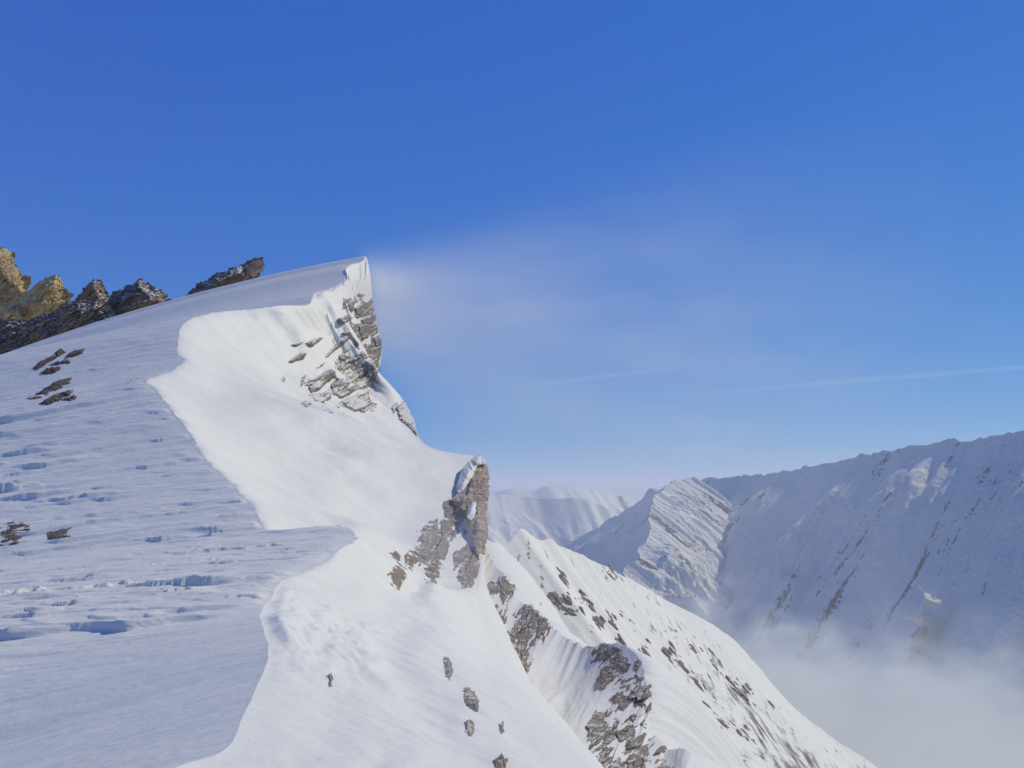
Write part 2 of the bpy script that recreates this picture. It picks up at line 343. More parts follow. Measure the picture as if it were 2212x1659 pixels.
# ------------------------------------------------------------------ lower flank with the rock ribs (below the near edge)
FT = [(1040,1160,66),(1057,1198,62),(1085,1240,58),(1120,1290,55),(1160,1325,52),(1195,1352,50),(1228,1382,48.5),(1262,1397,46.5),(1300,1392,44.5),(1335,1388,43),(1372,1412,41),(1392,1450,39.5),(1398,1500,38),(1405,1560,36.5),(1430,1610,35),(1485,1625,33),(1540,1690,31),(1620,1790,28)]
FM = [(1000,1230,60),(1015,1270,56),(1040,1320,52),(1075,1370,48.5),(1110,1410,46),(1142,1440,44),(1180,1475,42.5),(1215,1495,41),(1250,1505,39.5),(1280,1515,38),(1310,1545,36.5),(1330,1580,35),(1345,1620,33.5),(1360,1660,32),(1400,1710,30),(1450,1750,28),(1500,1800,26),(1580,1880,24)]
FB = [(960,1290,54),(970,1330,50),(990,1390,46),(1015,1440,42),(1045,1490,39),(1075,1530,37),(1105,1560,35),(1135,1590,33),(1165,1620,31.5),(1195,1660,30),(1225,1700,28.5),(1250,1740,27),(1270,1780,26),(1290,1830,25),(1330,1880,24),(1380,1930,22),(1440,1980,21),(1520,2060,19)]
fk = np.arange(len(FT)); fq = np.linspace(0, len(FT) - 1, 300); nv = 150
cT = hermite(fk, P(*np.array(FT).T), fq); cM = hermite(fk, P(*np.array(FM).T), fq); cB = hermite(fk, P(*np.array(FB).T), fq)
cT = cT + np.stack([0 * fq, 0 * fq, 0.35 * fbm(fq * 1.7, fq * 0, 51, 4)], -1)
vv = np.linspace(0, 1, nv)[None, :, None]
FL = cT[:, None] * (1 - vv) * (1 - 2 * vv) + 4 * cM[:, None] * vv * (1 - vv) + cB[:, None] * vv * (2 * vv - 1)
dn = fbm(fq[:, None] * 0.9 + 0 * vv[..., 0], vv[..., 0] * 2.0 + 0 * fq[:, None], 52, 4) * 0.9 * np.sin(np.pi * np.clip(vv[..., 0] * 1.0, 0, 1))
FL[..., 1] += dn; FL[..., 2] += 0.3 * dn
bk = []
for k in range(1, 13):
    a = k / 12.0
    q = cT + np.stack([14 * a + 0 * fq, 9 * a + 0 * fq, -(6 * a + 20 * a * a) + 0 * fq], -1); q[:, 2] += fbm(fq * 1.2, fq * 0 + a * 3, 53, 3) * 1.0 * a; bk.append(q)
FLK = np.concatenate([np.stack(bk[::-1], 1), FL], 1)
flk_o = mesh_obj('lower_snow_slope', FLK, grid_quads(FLK.shape[0], FLK.shape[1], False), M_SNOW)
struct(flk_o, 'shaded lower snow flank between two rock ribs')

# ------------------------------------------------------------------ ridges and mountains
def ridge_mesh(name, pts, n_s, n_w, wl, wr, sl, sr, nrm, rib, jag, seed, mat, label, rib_amp=0.18, curve=1.0, parent=None, world_pts=False, shear=0.0, rock=0.5, rk=None, bigrib=0.0, wig=0.0):
    """pts: crest (plate x, y, distance); nrm: horizontal direction the visible side faces; rib: rib spacing in metres"""
    C0 = np.array(pts, float) if world_pts else P(*np.array(pts, float).T)
    key = np.concatenate([[0], np.cumsum(np.linalg.norm(np.diff(C0, axis=0), axis=1))])
    q = np.linspace(0, key[-1], n_s); C = hermite(key, C0, q)
    C[:, 2] += jag * (ridged(q / rib * 0.8, q * 0 + 3, seed, 5, 0.6) - 0.2) * np.clip(0.55 + 1.3 * fbm(q / rib * 0.25, q * 0 + 8, seed + 70, 2), 0.05, 1.6)
    N = np.array(nrm, float); N = N / np.linalg.norm(N)
    if wig: C[:, :2] += N[None] * (wig * fbm(q / rib * 0.45, q * 0 + 5, seed + 71, 4, 0.55))[:, None]
    wv = np.concatenate([-wl * np.linspace(1, 0, n_w // 3, endpoint=False) ** 1.4, wr * np.linspace(0, 1, n_w) ** 1.4])
    Wg = wv[None, :]; Q = q[:, None]
    T = np.array([-N[1], N[0]])
    drop = np.where(Wg < 0, sl * np.abs(Wg), sr * wr * (np.abs(Wg) / wr) ** curve)
    g = sstep(0, 1.6 * rib, np.abs(Wg))
    along = Q + shear * Wg + 0.5 * rib * fbm(Q / rib * 0.3, Wg / rib * 0.3, seed + 3, 2)
    r1 = ridged(along / rib, Wg / (rib * 5) + 0 * Q, seed + 1, 5, 0.55)
    r2 = fbm(Q / rib * 1.7 + 0 * Wg, Wg / rib * 1.2, seed + 2, 5, 0.55)
    vary = np.clip(0.8 + 1.5 * fbm(Q / (rib * 4.5) + 0 * Wg, Wg / (rib * 4.5), seed + 72, 2), 0.15, 1.9); r1 = r1 * vary; r2 = r2 * vary
    G = np.zeros((n_s, len(wv), 3))
    G[..., 0] = C[:, 0][:, None] + N[0] * Wg; G[..., 1] = C[:, 1][:, None] + N[1] * Wg
    G[..., 2] = C[:, 2][:, None] - drop + g * rib * (rib_amp * 2.2 * r1 + rib_amp * 1.0 * r2)
    if bigrib:
        G[..., 2] += g * bigrib * ridged(along / (rib * 3.3), Wg / (rib * 14) + 0 * Q, seed + 8, 3, 0.5)
    o = mesh_obj(name, G, grid_quads(n_s, len(wv)), mat, parent)
    ra, rw = rk or (rib * 0.7, rib * 4)
    mk = fbm(along / ra, Wg / rw + 0 * Q, seed + 5, 5, 0.6) * 0.9 + 0.35 * fbm(Q / (rib * 5) + 0 * Wg, Wg / (rib * 5), seed + 6, 2) - 0.25 * r1 + rock - 0.35
    at = o.data.attributes.new('rock', 'FLOAT', 'POINT'); at.data.foreach_set('value', mk.astype(np.float32).ravel())
    # make normals point up
    e = np.cross(G[1, 1] - G[0, 1], G[0, 2] - G[0, 1])
    if e[2] < 0: pass
    else: o.data.flip_normals()
    struct(o, label); return o, G

# the lower sunlit ridge running away to the right
GP = [(1000,1215,165),(1050,1195,170),(1072,1168,172),(1090,1182,174),(1115,1165,177),(1131,1146,180),(1150,1158,183),(1170,1172,187),(1188,1168,190),(1215,1185,195),(1260,1205,202),(1330,1238,212),(1430,1290,232),(1490,1322,242),(1560,1366,256),(1600,1400,262),(1650,1458,268),(1700,1520,272),(1800,1598,282),(1890,1655,290),(2000,1790,300)]
low_o, LOW = ridge_mesh('snow_ridge', GP, 420, 150, 160, 150, 1.1, 0.72, (0.62, -0.78), 17.0, 1.6, 61, M_MID, 'sunlit rocky snow ridge descending to the right below the cornice', 0.038, 0.92, shear=1.1, wig=2.0, rock=0.64, rk=(1.8, 6.0))

# shadowed wall on the right of the valley with its crest
def wallpts():
    return [(2700,1120,1120),(2480,985,1230),(2330,930,1330),(2212,936,1450),(2150,950,1520),(2105,956,1580),(2075,962,1620),(2050,950,1650),(2020,960,1700),(1930,975,1830),(1845,990,1980),(1790,1003,2080),(1740,1012,2180),(1690,1022,2280),(1640,1030,2380),(1590,1034,2480),(1540,1034,2570),(1490,1046,2660),(1450,1062,2740),(1415,1078,2800),(1380,1096,2850),(1340,1112,2900),(1290,1140,2960),(1235,1172,3020),(1150,1230,3100)]
wall_o, WALL = ridge_mesh('mountain', wallpts(), 640, 260, 900, 1300, 0.9, 1.16, (-0.93, -0.36), 90.0, 24, 21, M_FAR, 'blue shaded snowy mountain wall across the valley', 0.15, 0.97, rock=0.60, rk=(40.0, 320.0), bigrib=46.0, wig=40.0)
# sunlit spur with ribs
sp_o, SPUR = ridge_mesh('mountain_spur', [(1500,1032,2420),(1440,1058,2330),(1412,1092,2240),(1402,1145,2150),(1384,1190,2080),(1352,1245,2000),(1330,1300,1920),(1310,1400,1820)], 220, 140, 500, 420, 1.0, 0.85, (0.86, -0.51), 52.0, 26, 33, M_FAR, 'sunlit fluted snow spur at the end of the mountain wall', 0.24, 1.0, shear=0.25, rock=0.64, bigrib=16.0, wig=45.0)
# smooth rounded mountain in the middle distance
mid_o, MID = ridge_mesh('mountain', [(700,1120,5200),(900,1085,5200),(1060,1068,5200),(1120,1072,5200),(1180,1078,5150),(1230,1076,5100),(1280,1086,5000),(1335,1112,4900),(1400,1160,4800),(1480,1220,4700)], 260, 140, 1500, 2000, 0.6, 0.55, (0.15, -0.99), 300.0, 10, 23, M_FAR, 'smooth pale mountain between the rock pillar and the wall', 0.07, 1.0, rock=0.3, wig=200.0)
pk_o, PK = ridge_mesh('mountain', [(600,1100,9000),(900,1075,9000),(1060,1066,9000),(1100,1058,9000),(1150,1060,9000),(1185,1050,9000),(1215,1056,9000),(1260,1058,9100),(1300,1068,9200),(1340,1076,9300),(1420,1085,9400),(1600,1090,9600)], 300, 120, 2500, 3000, 0.55, 0.6, (0.3, -0.95), 420.0, 60, 24, M_FAR, 'small sunlit peaks behind the smooth pale mountain', 0.16, 1.0)
fr_o, FR = ridge_mesh('mountain', [(300,1075,26000),(800,1060,26000),(1060,1056,26000),(1180,1052,26000),(1240,1042,26000),(1290,1050,26000),(1330,1048,26000),(1400,1046,26000),(1500,1050,26000),(1700,1050,26000),(2300,1055,26000),(3000,1060,26000)], 340, 60, 5000, 6000, 0.4, 0.4, (0.0, -1.0), 1400.0, 170, 25, M_FAR, 'hazy blue mountain range on the horizon', 0.14, 1.0)

# valley ground out to the horizon
gx = np.linspace(-45000, 45000, 160); gy = np.linspace(-15000, 60000, 140)
GX, GY = np.meshgrid(gx, gy, indexing='ij')
GZ = -1500 + 350 * ridged(GX / 5200, GY / 5200, 81, 4) - 250
gr_o = mesh_obj('ground', np.stack([GX, GY, GZ], -1), grid_quads(*GX.shape), M_FAR)
if gr_o.data.polygons[0].normal.z < 0: gr_o.data.flip_normals()
struct(gr_o, 'snowy valley floor far below')

# ------------------------------------------------------------------ rock
B_WIND = grid_bvh(WIND, 4); B_LEE = grid_bvh(LEE, 3); B_FLK = grid_bvh(FLK, 2); B_LOW = grid_bvh(LOW, 2)
def cast(bvh, px, py):
    r = ray(px, py).reshape(-1, 3); out = np.full(len(r), np.nan); nn = np.zeros((len(r), 3))
    for i, d in enumerate(r):
        h, n, _, t = bvh.ray_cast((0, 0, 0), d)
        if h is not None: out[i] = h.y; nn[i] = n if n.dot(Vector(d)) < 0 else -n
    return out, nn
def poly_sd(poly, X, Y):
    p = np.array(poly, float); q = np.roll(p, -1, 0); inside = np.zeros(X.shape, bool); best = np.full(X.shape, 1e9)
    for (ax, ay), (bx, by) in zip(p, q):
        ex, ey = bx - ax, by - ay; t = np.clip(((X - ax) * ex + (Y - ay) * ey) / (ex * ex + ey * ey + 1e-9), 0, 1)
        best = np.minimum(best, np.hypot(X - ax - t * ex, Y - ay - t * ey))
        c = ((ay > Y) != (by > Y)) & (X < (bx - ax) * (Y - ay) / ((by - ay) if by != ay else 1e-9) + ax); inside ^= c
    return np.where(inside, best, -best)
def relief(poly, step, ang, freq, seed, amp, edge, aniso=2.5, soft=0.0):
    p = np.array(poly, float); m = 3 * step
    xs = np.arange(p[:, 0].min() - m, p[:, 0].max() + m + step, step); ys = np.arange(p[:, 1].min() - m, p[:, 1].max() + m + step, step)
    X, Y = np.meshgrid(xs, ys, indexing='ij')
    ca, sa = math.cos(ang), math.sin(ang)
    A = (X * ca - Y * sa); Bc = (X * sa + Y * ca)                 # along / across the strata (plate y runs down)
    wob = edge * 0.7 * fbm(X * freq * 1.8, Y * freq * 1.8, seed + 40, 5, 0.65)
    sd = poly_sd(poly, X, Y) + wob
    n = 0.9 * facets(A * freq / aniso, Bc * freq, seed, 1.2) + 0.5 * facets(A * freq * 2.1 / aniso, Bc * freq * 2.3, seed + 9, 1.2) + 0.35 * fbm(A * freq * 2 / aniso, Bc * freq * 2.5, seed + 20, 4, 0.6)
    return X, Y, sd, n
def outcrop(parent, name, poly, bvh, lift, amp, ang=-0.5, freq=0.06, seed=1, step=2.2, mat=None, edge=4.0, bias=0.0, dflt=None, aniso=2.5, rough=False):
    """stone that stands out of the snow inside a traced outline; lift/amp in plate pixels at its own distance"""
    X, Y, sd, n = relief(poly, step, ang, freq, seed, amp, edge, aniso)
    D, nn = cast(bvh, X.ravel(), Y.ravel())
    ok = ~np.isnan(D)
    if not ok.any(): print('no hit', name, poly[0]); return None
    D = np.where(ok, D, np.nanmedian(D) if dflt is None else dflt).reshape(X.shape)
    core = np.clip(sd / edge, -1.5, 1.0)
    hp = np.where(core > 0, lift * core ** 0.5 + amp * n * np.clip(core * 1.5, 0, 1) + bias * np.clip(core, 0, 1), lift * core * 1.2)
    if rough: hp = lift * core + amp * n + bias
    H = P(X, Y, D); dv = -ray(X, Y); dv /= np.linalg.norm(dv, axis=-1, keepdims=True)
    nr = nn.reshape(X.shape + (3,)); dirn = dv * 0.7 + nr * 0.3
    V = H + dirn * (hp * D / FPX)[..., None]
    keep = (core > -1.2) & ok.reshape(X.shape); q = grid_quads(*X.shape)
    kq = keep.ravel()[q].all(1) & ((hp.ravel()[q]) > -0.6 * max(lift, 1.5)).any(1); q = q[kq]
    if not len(q): return None
    u, inv = np.unique(q, return_inverse=True)
    vv_ = V.reshape(-1, 3)[u]; base = Vector(vv_.mean(0)) if parent is None else Vector(parent.location)
    vv_ = vv_ - np.array(base)
    o = mesh_obj(name, vv_, inv.reshape(-1, 4), mat or M_ROCK, parent, smooth=False)
    if parent is None: o.location = base
    return o
def tri_interp(pts, vals, X, Y):
    from mathutils.geometry import delaunay_2d_cdt
    vs_, _, fs, ov, _, _ = delaunay_2d_cdt([Vector(p) for p in pts], [], [], 0, 1e-5)
    val = {i: float(np.mean([vals[k] for k in o])) if o else 0.0 for i, o in enumerate(ov)}
    out = np.zeros(X.shape)
    for f in fs:
        (ax, ay), (bx, by), (cx, cy) = [vs_[i] for i in f[:3]]; a, b, c = [val[i] for i in f[:3]]
        den = (by - cy) * (ax - cx) + (cx - bx) * (ay - cy)
        if abs(den) < 1e-9: continue
        l1 = ((by - cy) * (X - cx) + (cx - bx) * (Y - cy)) / den; l2 = ((cy - ay) * (X - cx) + (ax - cx) * (Y - cy)) / den; l3 = 1 - l1 - l2
        m = (l1 >= -1e-6) & (l2 >= -1e-6) & (l3 >= -1e-6); out = np.where(m, l1 * a + l2 * b + l3 * c, out)
    return out
def crag(parent, name, poly, d, inner, mat, amp=3.0, ang=-0.6, freq=0.05, seed=1, step=2.0, thick=40, edge=3.0, aniso=2.5):
    """free-standing rock with a front of facets and a back; inner: (x, y, how far it stands forward in plate pixels); d: number or (x0,d0,x1,d1)"""
    X, Y, sd, n = relief(poly, step, ang, freq, seed, amp, edge, aniso)
    sd = sd + 0.55 * edge * facets(X * 0.055, Y * 0.055, seed + 60, 1.6) + 0.35 * edge * facets(X * 0.13, Y * 0.13, seed + 64, 1.6)
    off = tri_interp(list(poly) + [(a, b) for a, b, _ in inner], [0.0] * len(poly) + [c for _, _, c in inner], X, Y)
    core = np.clip(sd / (edge * 2.5), 0, 1) ** 0.6
    D = d if np.isscalar(d) else np.interp(Y, [d[0], d[2]], [d[1], d[3]])
    f = (off + amp * n + 4) * core; b = (thick * np.clip(sd / 40.0, 0, 1) ** 0.5 + 0.5 * amp * np.abs(n)) * core
    sc_ = D / FPX
    F = P(X, Y, D - f * sc_); Bk = P(X, Y, D + b * sc_)
    keep = sd > -0.2 * step; q = grid_quads(*X.shape); q = q[keep.ravel()[q].all(1)]
    u, inv = np.unique(q, return_inverse=True); qi = inv.reshape(-1, 4); nvt = len(u)
    # border edges close the solid
    e = np.concatenate([qi[:, [0, 1]], qi[:, [1, 2]], qi[:, [2, 3]], qi[:, [3, 0]]]); s_ = set(map(tuple, e.tolist()))
    rim = [(a, b_) for a, b_ in s_ if (b_, a) not in s_]
    side = np.array([(b_, a, a + nvt, b_ + nvt) for a, b_ in rim])
    V = np.concatenate([F.reshape(-1, 3)[u], Bk.reshape(-1, 3)[u]]) - np.array(parent.location if parent else (0, 0, 0))
    Q = np.concatenate([qi[:, ::-1], qi + nvt, side[:, ::-1]])
    if np.cross(F[1, 0] - F[0, 0], F[0, 1] - F[0, 0]) @ np.array([0, -1, 0]) > 0: Q = Q[:, ::-1]
    return mesh_obj(name, V, Q, mat, parent, smooth=False)

def base_of(px, py, d): return tuple(P(px, py, d))

# --- summit rock face: tilted slabs
t = thing('rock_outcrop', 'grey slabby rock face poking through snow below the summit cornice', 'rock', base_of(760, 830, 110))
SLABS = [[(698,775),(731,738),(759,726),(745,742),(720,760),(700,778)], [(631,745),(655,737),(662,740),(640,749)], [(655,742),(690,728),(698,730),(672,752)],
 [(620,783),(648,762),(663,762),(655,776),(630,784)], [(661,826),(700,806),(705,812),(680,826)], [(666,838),(700,808),(733,784),(738,792),(716,818),(690,842),(672,850)],
 [(668,852),(690,850),(712,845),(716,860),(696,872),(680,868)], [(712,835),(745,810),(790,790),(808,775),(815,760),(820,775),(806,795),(780,815),(745,842),(722,855)],
 [(722,850),(765,830),(800,805),(806,812),(790,838),(760,850),(735,862)], [(735,868),(770,852),(796,846),(800,868),(790,884),(768,890),(750,882)],
 [(730,770),(742,760),(750,770),(745,782),(734,778)], [(752,778),(775,768),(783,772),(765,784),(752,784)], [(753,645),(760,650),(766,668),(757,680),(752,668)],
 [(768,665),(785,650),(795,655),(790,672),(778,682),(768,680)], [(728,690),(752,678),(762,688),(745,700),(733,700)], [(778,692),(795,680),(808,672),(812,690),(800,700),(784,702)],
 [(774,705),(790,698),(800,712),(795,730),(782,735),(774,720)], [(738,720),(748,716),(756,718),(746,726)], [(764,722),(775,716),(780,740),(772,752),(766,738)],
 [(800,755),(826,745),(822,770),(810,800),(800,792)], [(805,730),(818,722),(828,742),(812,752)], [(795,665),(806,655),(806,700),(798,698)]]
for k, pl in enumerate(SLABS):
    outcrop(t, 'rock_slab', pl, B_LEE, 10, 3.5, 0.55, 0.06, 200 + k, 1.6, M_ROCK, 3.2, dflt=112)
for k, pl in enumerate([[(745,640),(790,640),(808,660),(815,700),(828,745),(815,790),(790,780),(775,740),(750,700)], [(655,830),(700,800),(740,770),(810,760),(822,790),(806,840),(800,880),(760,892),(700,875),(668,865)]]):
    outcrop(t, 'broken_rock', pl, B_LEE, 3, 9, 0.55, 0.05, 225 + k, 1.5, M_ROCK, 12, bias=-2.0, dflt=112, rough=True)
t = thing('rock', 'small dark stone poking out of the lit face under the flutes', 'rock', base_of(660, 870, 100))
outcrop(t, 'stone', [(650,872),(660,864),(672,866),(674,874),(660,880)], B_LEE, 8, 2, 0.4, 0.1, 231, 1.5, M_ROCK, 3)
t = thing('rock', 'tiny stone among the snow flutes left of the slabs', 'rock', base_of(613, 820, 98))
outcrop(t, 'stone', [(608,816),(613,812),(617,820),(612,827),(608,824)], B_LEE, 7, 2, 0.4, 0.1, 232, 1.4, M_ROCK, 3)
# --- rock on the skyline below the face
t = thing('rock_outcrop', 'brown rock on the skyline edge below the summit face', 'rock', base_of(880, 910, 97))
outcrop(t, 'rock_slab', [(856,882),(872,866),(888,880),(900,905),(904,945),(885,925),(862,905)], B_LEE, 9, 4, 0.6, 0.07, 240, 1.7, M_ROCK, 4, dflt=98)
outcrop(t, 'rock_slab', [(845,880),(858,868),(862,878),(850,894)], B_LEE, 7, 3, 0.6, 0.09, 241, 1.6, M_ROCK, 3, dflt=100)
# --- tan pillar
t = thing('rock_pillar', 'tall tan rock pillar capped with snow at the right end of the white face', 'rock', base_of(1035, 1190, 74))
crag(t, 'pillar', [(1020,1004),(1038,990),(1050,997),(1057,1022),(1058,1060),(1052,1100),(1055,1150),(1048,1196),(1028,1200),(1020,1150),(1006,1110),(990,1085),(975,1080),(1000,1050),(1010,1025)],
     (990,76.5,1200,59), [(1024,1040,14),(1030,1090,18),(1036,1140,14),(1010,1075,8)], M_PILL, 8, 1.3, 0.09, 250, 1.5, 26, 5.0)
crag(t, 'snow_cap', [(1000,1010),(1015,992),(1028,984),(1038,984),(1050,993),(1054,1002),(1040,1004),(1030,1010),(1022,1030),(1010,1050),(1000,1062),(990,1066),(985,1050)], (984,76.2,1066,70.2), [(1012,1020,16),(1030,996,18),(1000,1045,12)], M_SNOW, 4.0, -1.0, 0.10, 255, 1.5, 20)
crag(t, 'snow_ledge', [(1010,1098),(1022,1080),(1030,1085),(1028,1110),(1018,1125),(1008,1118)], (1080,68.2,1125,64.2), [(1018,1100,14)], M_SNOW, 4.0, -1.0, 0.10, 256, 1.5, 10)
t = thing('rock_outcrop', 'pale brown misted rock band below the tan pillar', 'rock', base_of(950, 1180, 62))
for k, pl in enumerate([[(905,1150),(940,1125),(975,1120),(985,1150),(960,1200),(940,1260),(920,1250),(930,1210),(895,1225),(880,1200),(900,1180)], [(965,1110),(1000,1085),(1015,1110),(1010,1150),(985,1130)],
        [(985,1200),(1010,1180),(1030,1190),(1028,1235),(1005,1265),(990,1240)], [(960,1095),(970,1085),(980,1100),(965,1115)]]):
    outcrop(t, 'rock_slab', pl, B_LEE, 7, 9, 1.1, 0.05, 260 + k, 1.9, M_BARE, 14, rough=True)
t = thing('rock_outcrop', 'small misted rock standing alone in the snow gully', 'rock', base_of(860, 1250, 48))
for k, pl in enumerate([[(842,1240),(862,1222),(876,1228),(874,1255),(862,1275),(848,1262)], [(846,1195),(856,1185),(864,1205),(868,1222),(858,1215)]]):
    outcrop(t, 'rock_slab', pl, B_LEE, 6, 4, 1.1, 0.07, 270 + k, 1.7, M_BARE, 10, rough=True)
# --- loose stones on the near lit slope
for k, (lab, pl) in enumerate([('grey rounded stone on near white slope, uppermost of the short row', [(958,1425),(966,1418),(975,1430),(980,1445),(972,1468),(962,1462),(960,1445)]),
        ('largest grey-brown stone in the row on the near white slope', [(1000,1488),(1010,1480),(1022,1492),(1034,1515),(1032,1540),(1020,1535),(1004,1522)]),
        ('grey stone below the largest in the row near the bottom', [(1002,1560),(1014,1552),(1026,1565),(1024,1588),(1010,1592),(1003,1578)]),
        ('half buried grey stone on the near crest block', [(706,1458),(712,1452),(718,1465),(718,1482),(710,1486)]),
        ('faint stone at the bottom of the near slope', [(1076,1565),(1086,1560),(1090,1580),(1078,1588)]),
        ('small stone at the bottom edge of the near slope', [(1065,1645),(1085,1630),(1095,1640),(1090,1662),(1070,1664)])]):
    o = outcrop(None, 'stone', pl, B_LEE, 12, 6, -1.0, 0.09, 280 + k, 1.5, M_BARE, 8, rough=True)
    if o: o['label'] = lab; o['category'] = 'stone'; o['group'] = 'stones on the near white slope'
# --- rock ribs of the lower flank
t = thing('rock_rib', 'dark ribbed rock buttress streaked with snow behind the near slope', 'rock', base_of(1110, 1420, 47))
for k, pl in enumerate([[(1050,1265),(1085,1250),(1110,1265),(1095,1300),(1070,1290),(1055,1300)], [(1018,1330),(1035,1310),(1050,1325),(1040,1350),(1022,1352)], [(1024,1360),(1050,1345),(1062,1380),(1050,1420),(1030,1400)],
        [(1065,1330),(1085,1310),(1100,1330),(1098,1380),(1085,1430),(1065,1450),(1060,1400)], [(1110,1330),(1150,1300),(1180,1330),(1195,1355),(1165,1385),(1130,1400),(1105,1380)],
        [(1080,1440),(1105,1400),(1140,1390),(1150,1420),(1135,1470),(1105,1480)]]):
    outcrop(t, 'rock_slab', pl, B_FLK, 5, 10, 1.25, 0.075, 300 + k, 1.6, M_BARE, 14, aniso=3.2, rough=True)
t = thing('rock_rib', 'broken brown rock buttress with snow ledges at the bottom right', 'rock', base_of(1370, 1560, 37))
for k, pl in enumerate([[(1262,1405),(1300,1395),(1310,1420),(1280,1430)], [(1300,1415),(1345,1400),(1350,1440),(1310,1450)], [(1290,1450),(1330,1440),(1340,1470),(1300,1490)], [(1355,1430),(1378,1430),(1385,1470),(1360,1465)],
        [(1320,1500),(1360,1470),(1398,1490),(1400,1530),(1360,1540),(1335,1560)], [(1260,1590),(1290,1545),(1320,1530),(1330,1580),(1300,1610),(1270,1640)], [(1330,1570),(1375,1545),(1385,1600),(1400,1659),(1360,1680),(1340,1620)],
        [(1280,1650),(1320,1620),(1350,1640),(1360,1700),(1290,1700)], [(1400,1600),(1425,1620),(1450,1680),(1410,1690)]]):
    outcrop(t, 'rock_slab', pl, B_FLK, 4, 10, 0.8, 0.06, 320 + k, 1.7, M_BARE, 14, rough=True)

# --- rocks on the windward slope at left
WROCK = [('brown rocks in a band below the left skyline', [[(70,795),(88,778),(110,768),(125,772),(105,785),(82,800)], [(105,790),(125,780),(148,776),(150,784),(125,793)], [(118,762),(128,754),(140,760),(125,772)], [(140,768),(165,756),(182,752),(180,763),(158,772),(145,775)], [(85,805),(110,795),(130,792),(128,800),(100,810)]]),
         ('dark tilted rocks under the upper band on the grey slope', [[(80,850),(105,835),(125,822),(155,815),(150,828),(130,840),(100,855)], [(60,862),(85,852),(92,858),(75,866)], [(85,872),(105,858),(130,848),(158,842),(150,856),(125,866),(100,874)], [(130,866),(160,852),(168,858),(150,866)]]),
         ('scattered dark stones at the left edge of the drifts', [[(0,1150),(30,1128),(60,1145),(40,1165),(0,1178)]]),
         ('rust-brown stone among the drifts', [[(105,1150),(122,1138),(150,1145),(140,1158),(112,1160)]])]
for k, (lab, pls) in enumerate(WROCK):
    d0, _ = cast(B_WIND, [np.mean([p[0] for p in pls[0]])], [np.mean([p[1] for p in pls[0]])])
    t = thing('rock_outcrop', lab, 'rock', base_of(pls[0][0][0], pls[0][0][1], d0[0]))
    for j, pl in enumerate(pls):
        outcrop(t, 'rock_slab', pl, B_WIND, 7 if k < 2 else 1.5, 5 if k < 2 else 4.5, 0.5, 0.09, 340 + 5 * k + j, 1.3, M_SLAB, 9 if k > 1 else 5, rough=True)

# --- jagged rock crest beyond the left skyline
t = thing('rock_pinnacle', 'leaning rock blade with a sunlit tan end on the skyline', 'rock', base_of(480, 640, 185))
crag(t, 'rock', [(385,655),(400,635),(425,615),(470,590),(520,570),(555,556),(568,556),(574,572),(565,592),(555,610),(520,640),(450,680),(390,680)], 185,
     [(430,632,14),(480,605,26),(515,588,34),(535,600,26),(500,625,20)], M_DARK, 9, 0.55, 0.085, 400, 1.5, 40, 7.0)
crag(t, 'sunlit_end', [(512,608),(530,580),(552,560),(570,558),(573,574),(562,592),(545,606),(520,618)], 183.5, [(535,585,20),(530,600,18)], M_LIT_END, 8, 0.55, 0.085, 401, 1.5, 20, 7.0)  # lit end of the same blade, its sunlight put into a brighter colour
t = thing('rock_pinnacle', 'brown pointed rock pinnacle in the middle of the jagged crest', 'rock', base_of(310, 700, 205))
crag(t, 'rock', [(190,720),(215,665),(245,632),(262,622),(285,612),(302,596),(318,610),(345,625),(362,638),(380,652),(375,670),(330,720),(240,760)], 205,
     [(300,620,30),(270,650,28),(300,660,38),(330,650,26),(250,690,20)], M_DARK, 13, 0.6, 0.085, 410, 1.5, 60, 7.0)
t = thing('rock_pinnacle', 'dark squat rock spike between the pinnacle and the ochre slab', 'rock', base_of(200, 700, 215))
crag(t, 'rock', [(150,680),(168,640),(185,615),(200,603),(218,604),(230,632),(250,640),(240,700),(180,740)], 215, [(205,625,26),(195,650,30),(220,660,24)], M_DARK, 11, 0.6, 0.085, 420, 1.5, 50, 7.0)
t = thing('rock_pinnacle', 'ochre slab of rock leaning right on the jagged crest', 'rock', base_of(90, 680, 225))
crag(t, 'rock', [(-40,700),(0,660),(40,640),(70,618),(100,600),(122,590),(132,600),(140,622),(158,635),(150,655),(110,680),(60,700),(0,720)], 225,
     [(40,655,14),(90,620,18),(115,610,28),(90,655,40),(40,690,40)], M_YELL, 10, 0.6, 0.085, 430, 1.5, 60, 7.0)
t = thing('rock_pinnacle', 'ochre rock tower at the left edge of the picture', 'rock', base_of(10, 640, 240))
crag(t, 'rock', [(-140,700),(-120,590),(-70,540),(-20,528),(15,532),(30,548),(38,575),(48,592),(70,600),(60,640),(20,680),(-60,720)], 240,
     [(0,550,30),(5,590,44),(-60,600,40),(25,610,30)], M_YELL, 11, 0.6, 0.085, 440, 1.5, 80, 7.0)
t = thing('rock_crest', 'dark lower rock wall streaked with snow under the ochre slab', 'rock', base_of(90, 740, 200))
crag(t, 'rock', [(-60,720),(0,690),(60,690),(110,672),(150,650),(185,640),(230,650),(260,690),(200,760),(100,800),(-60,860)], 200,
     [(60,720,14),(120,700,22),(170,680,24),(0,760,20),(120,740,26)], M_DARK, 14, 0.6, 0.085, 450, 1.5, 60, 7.0)

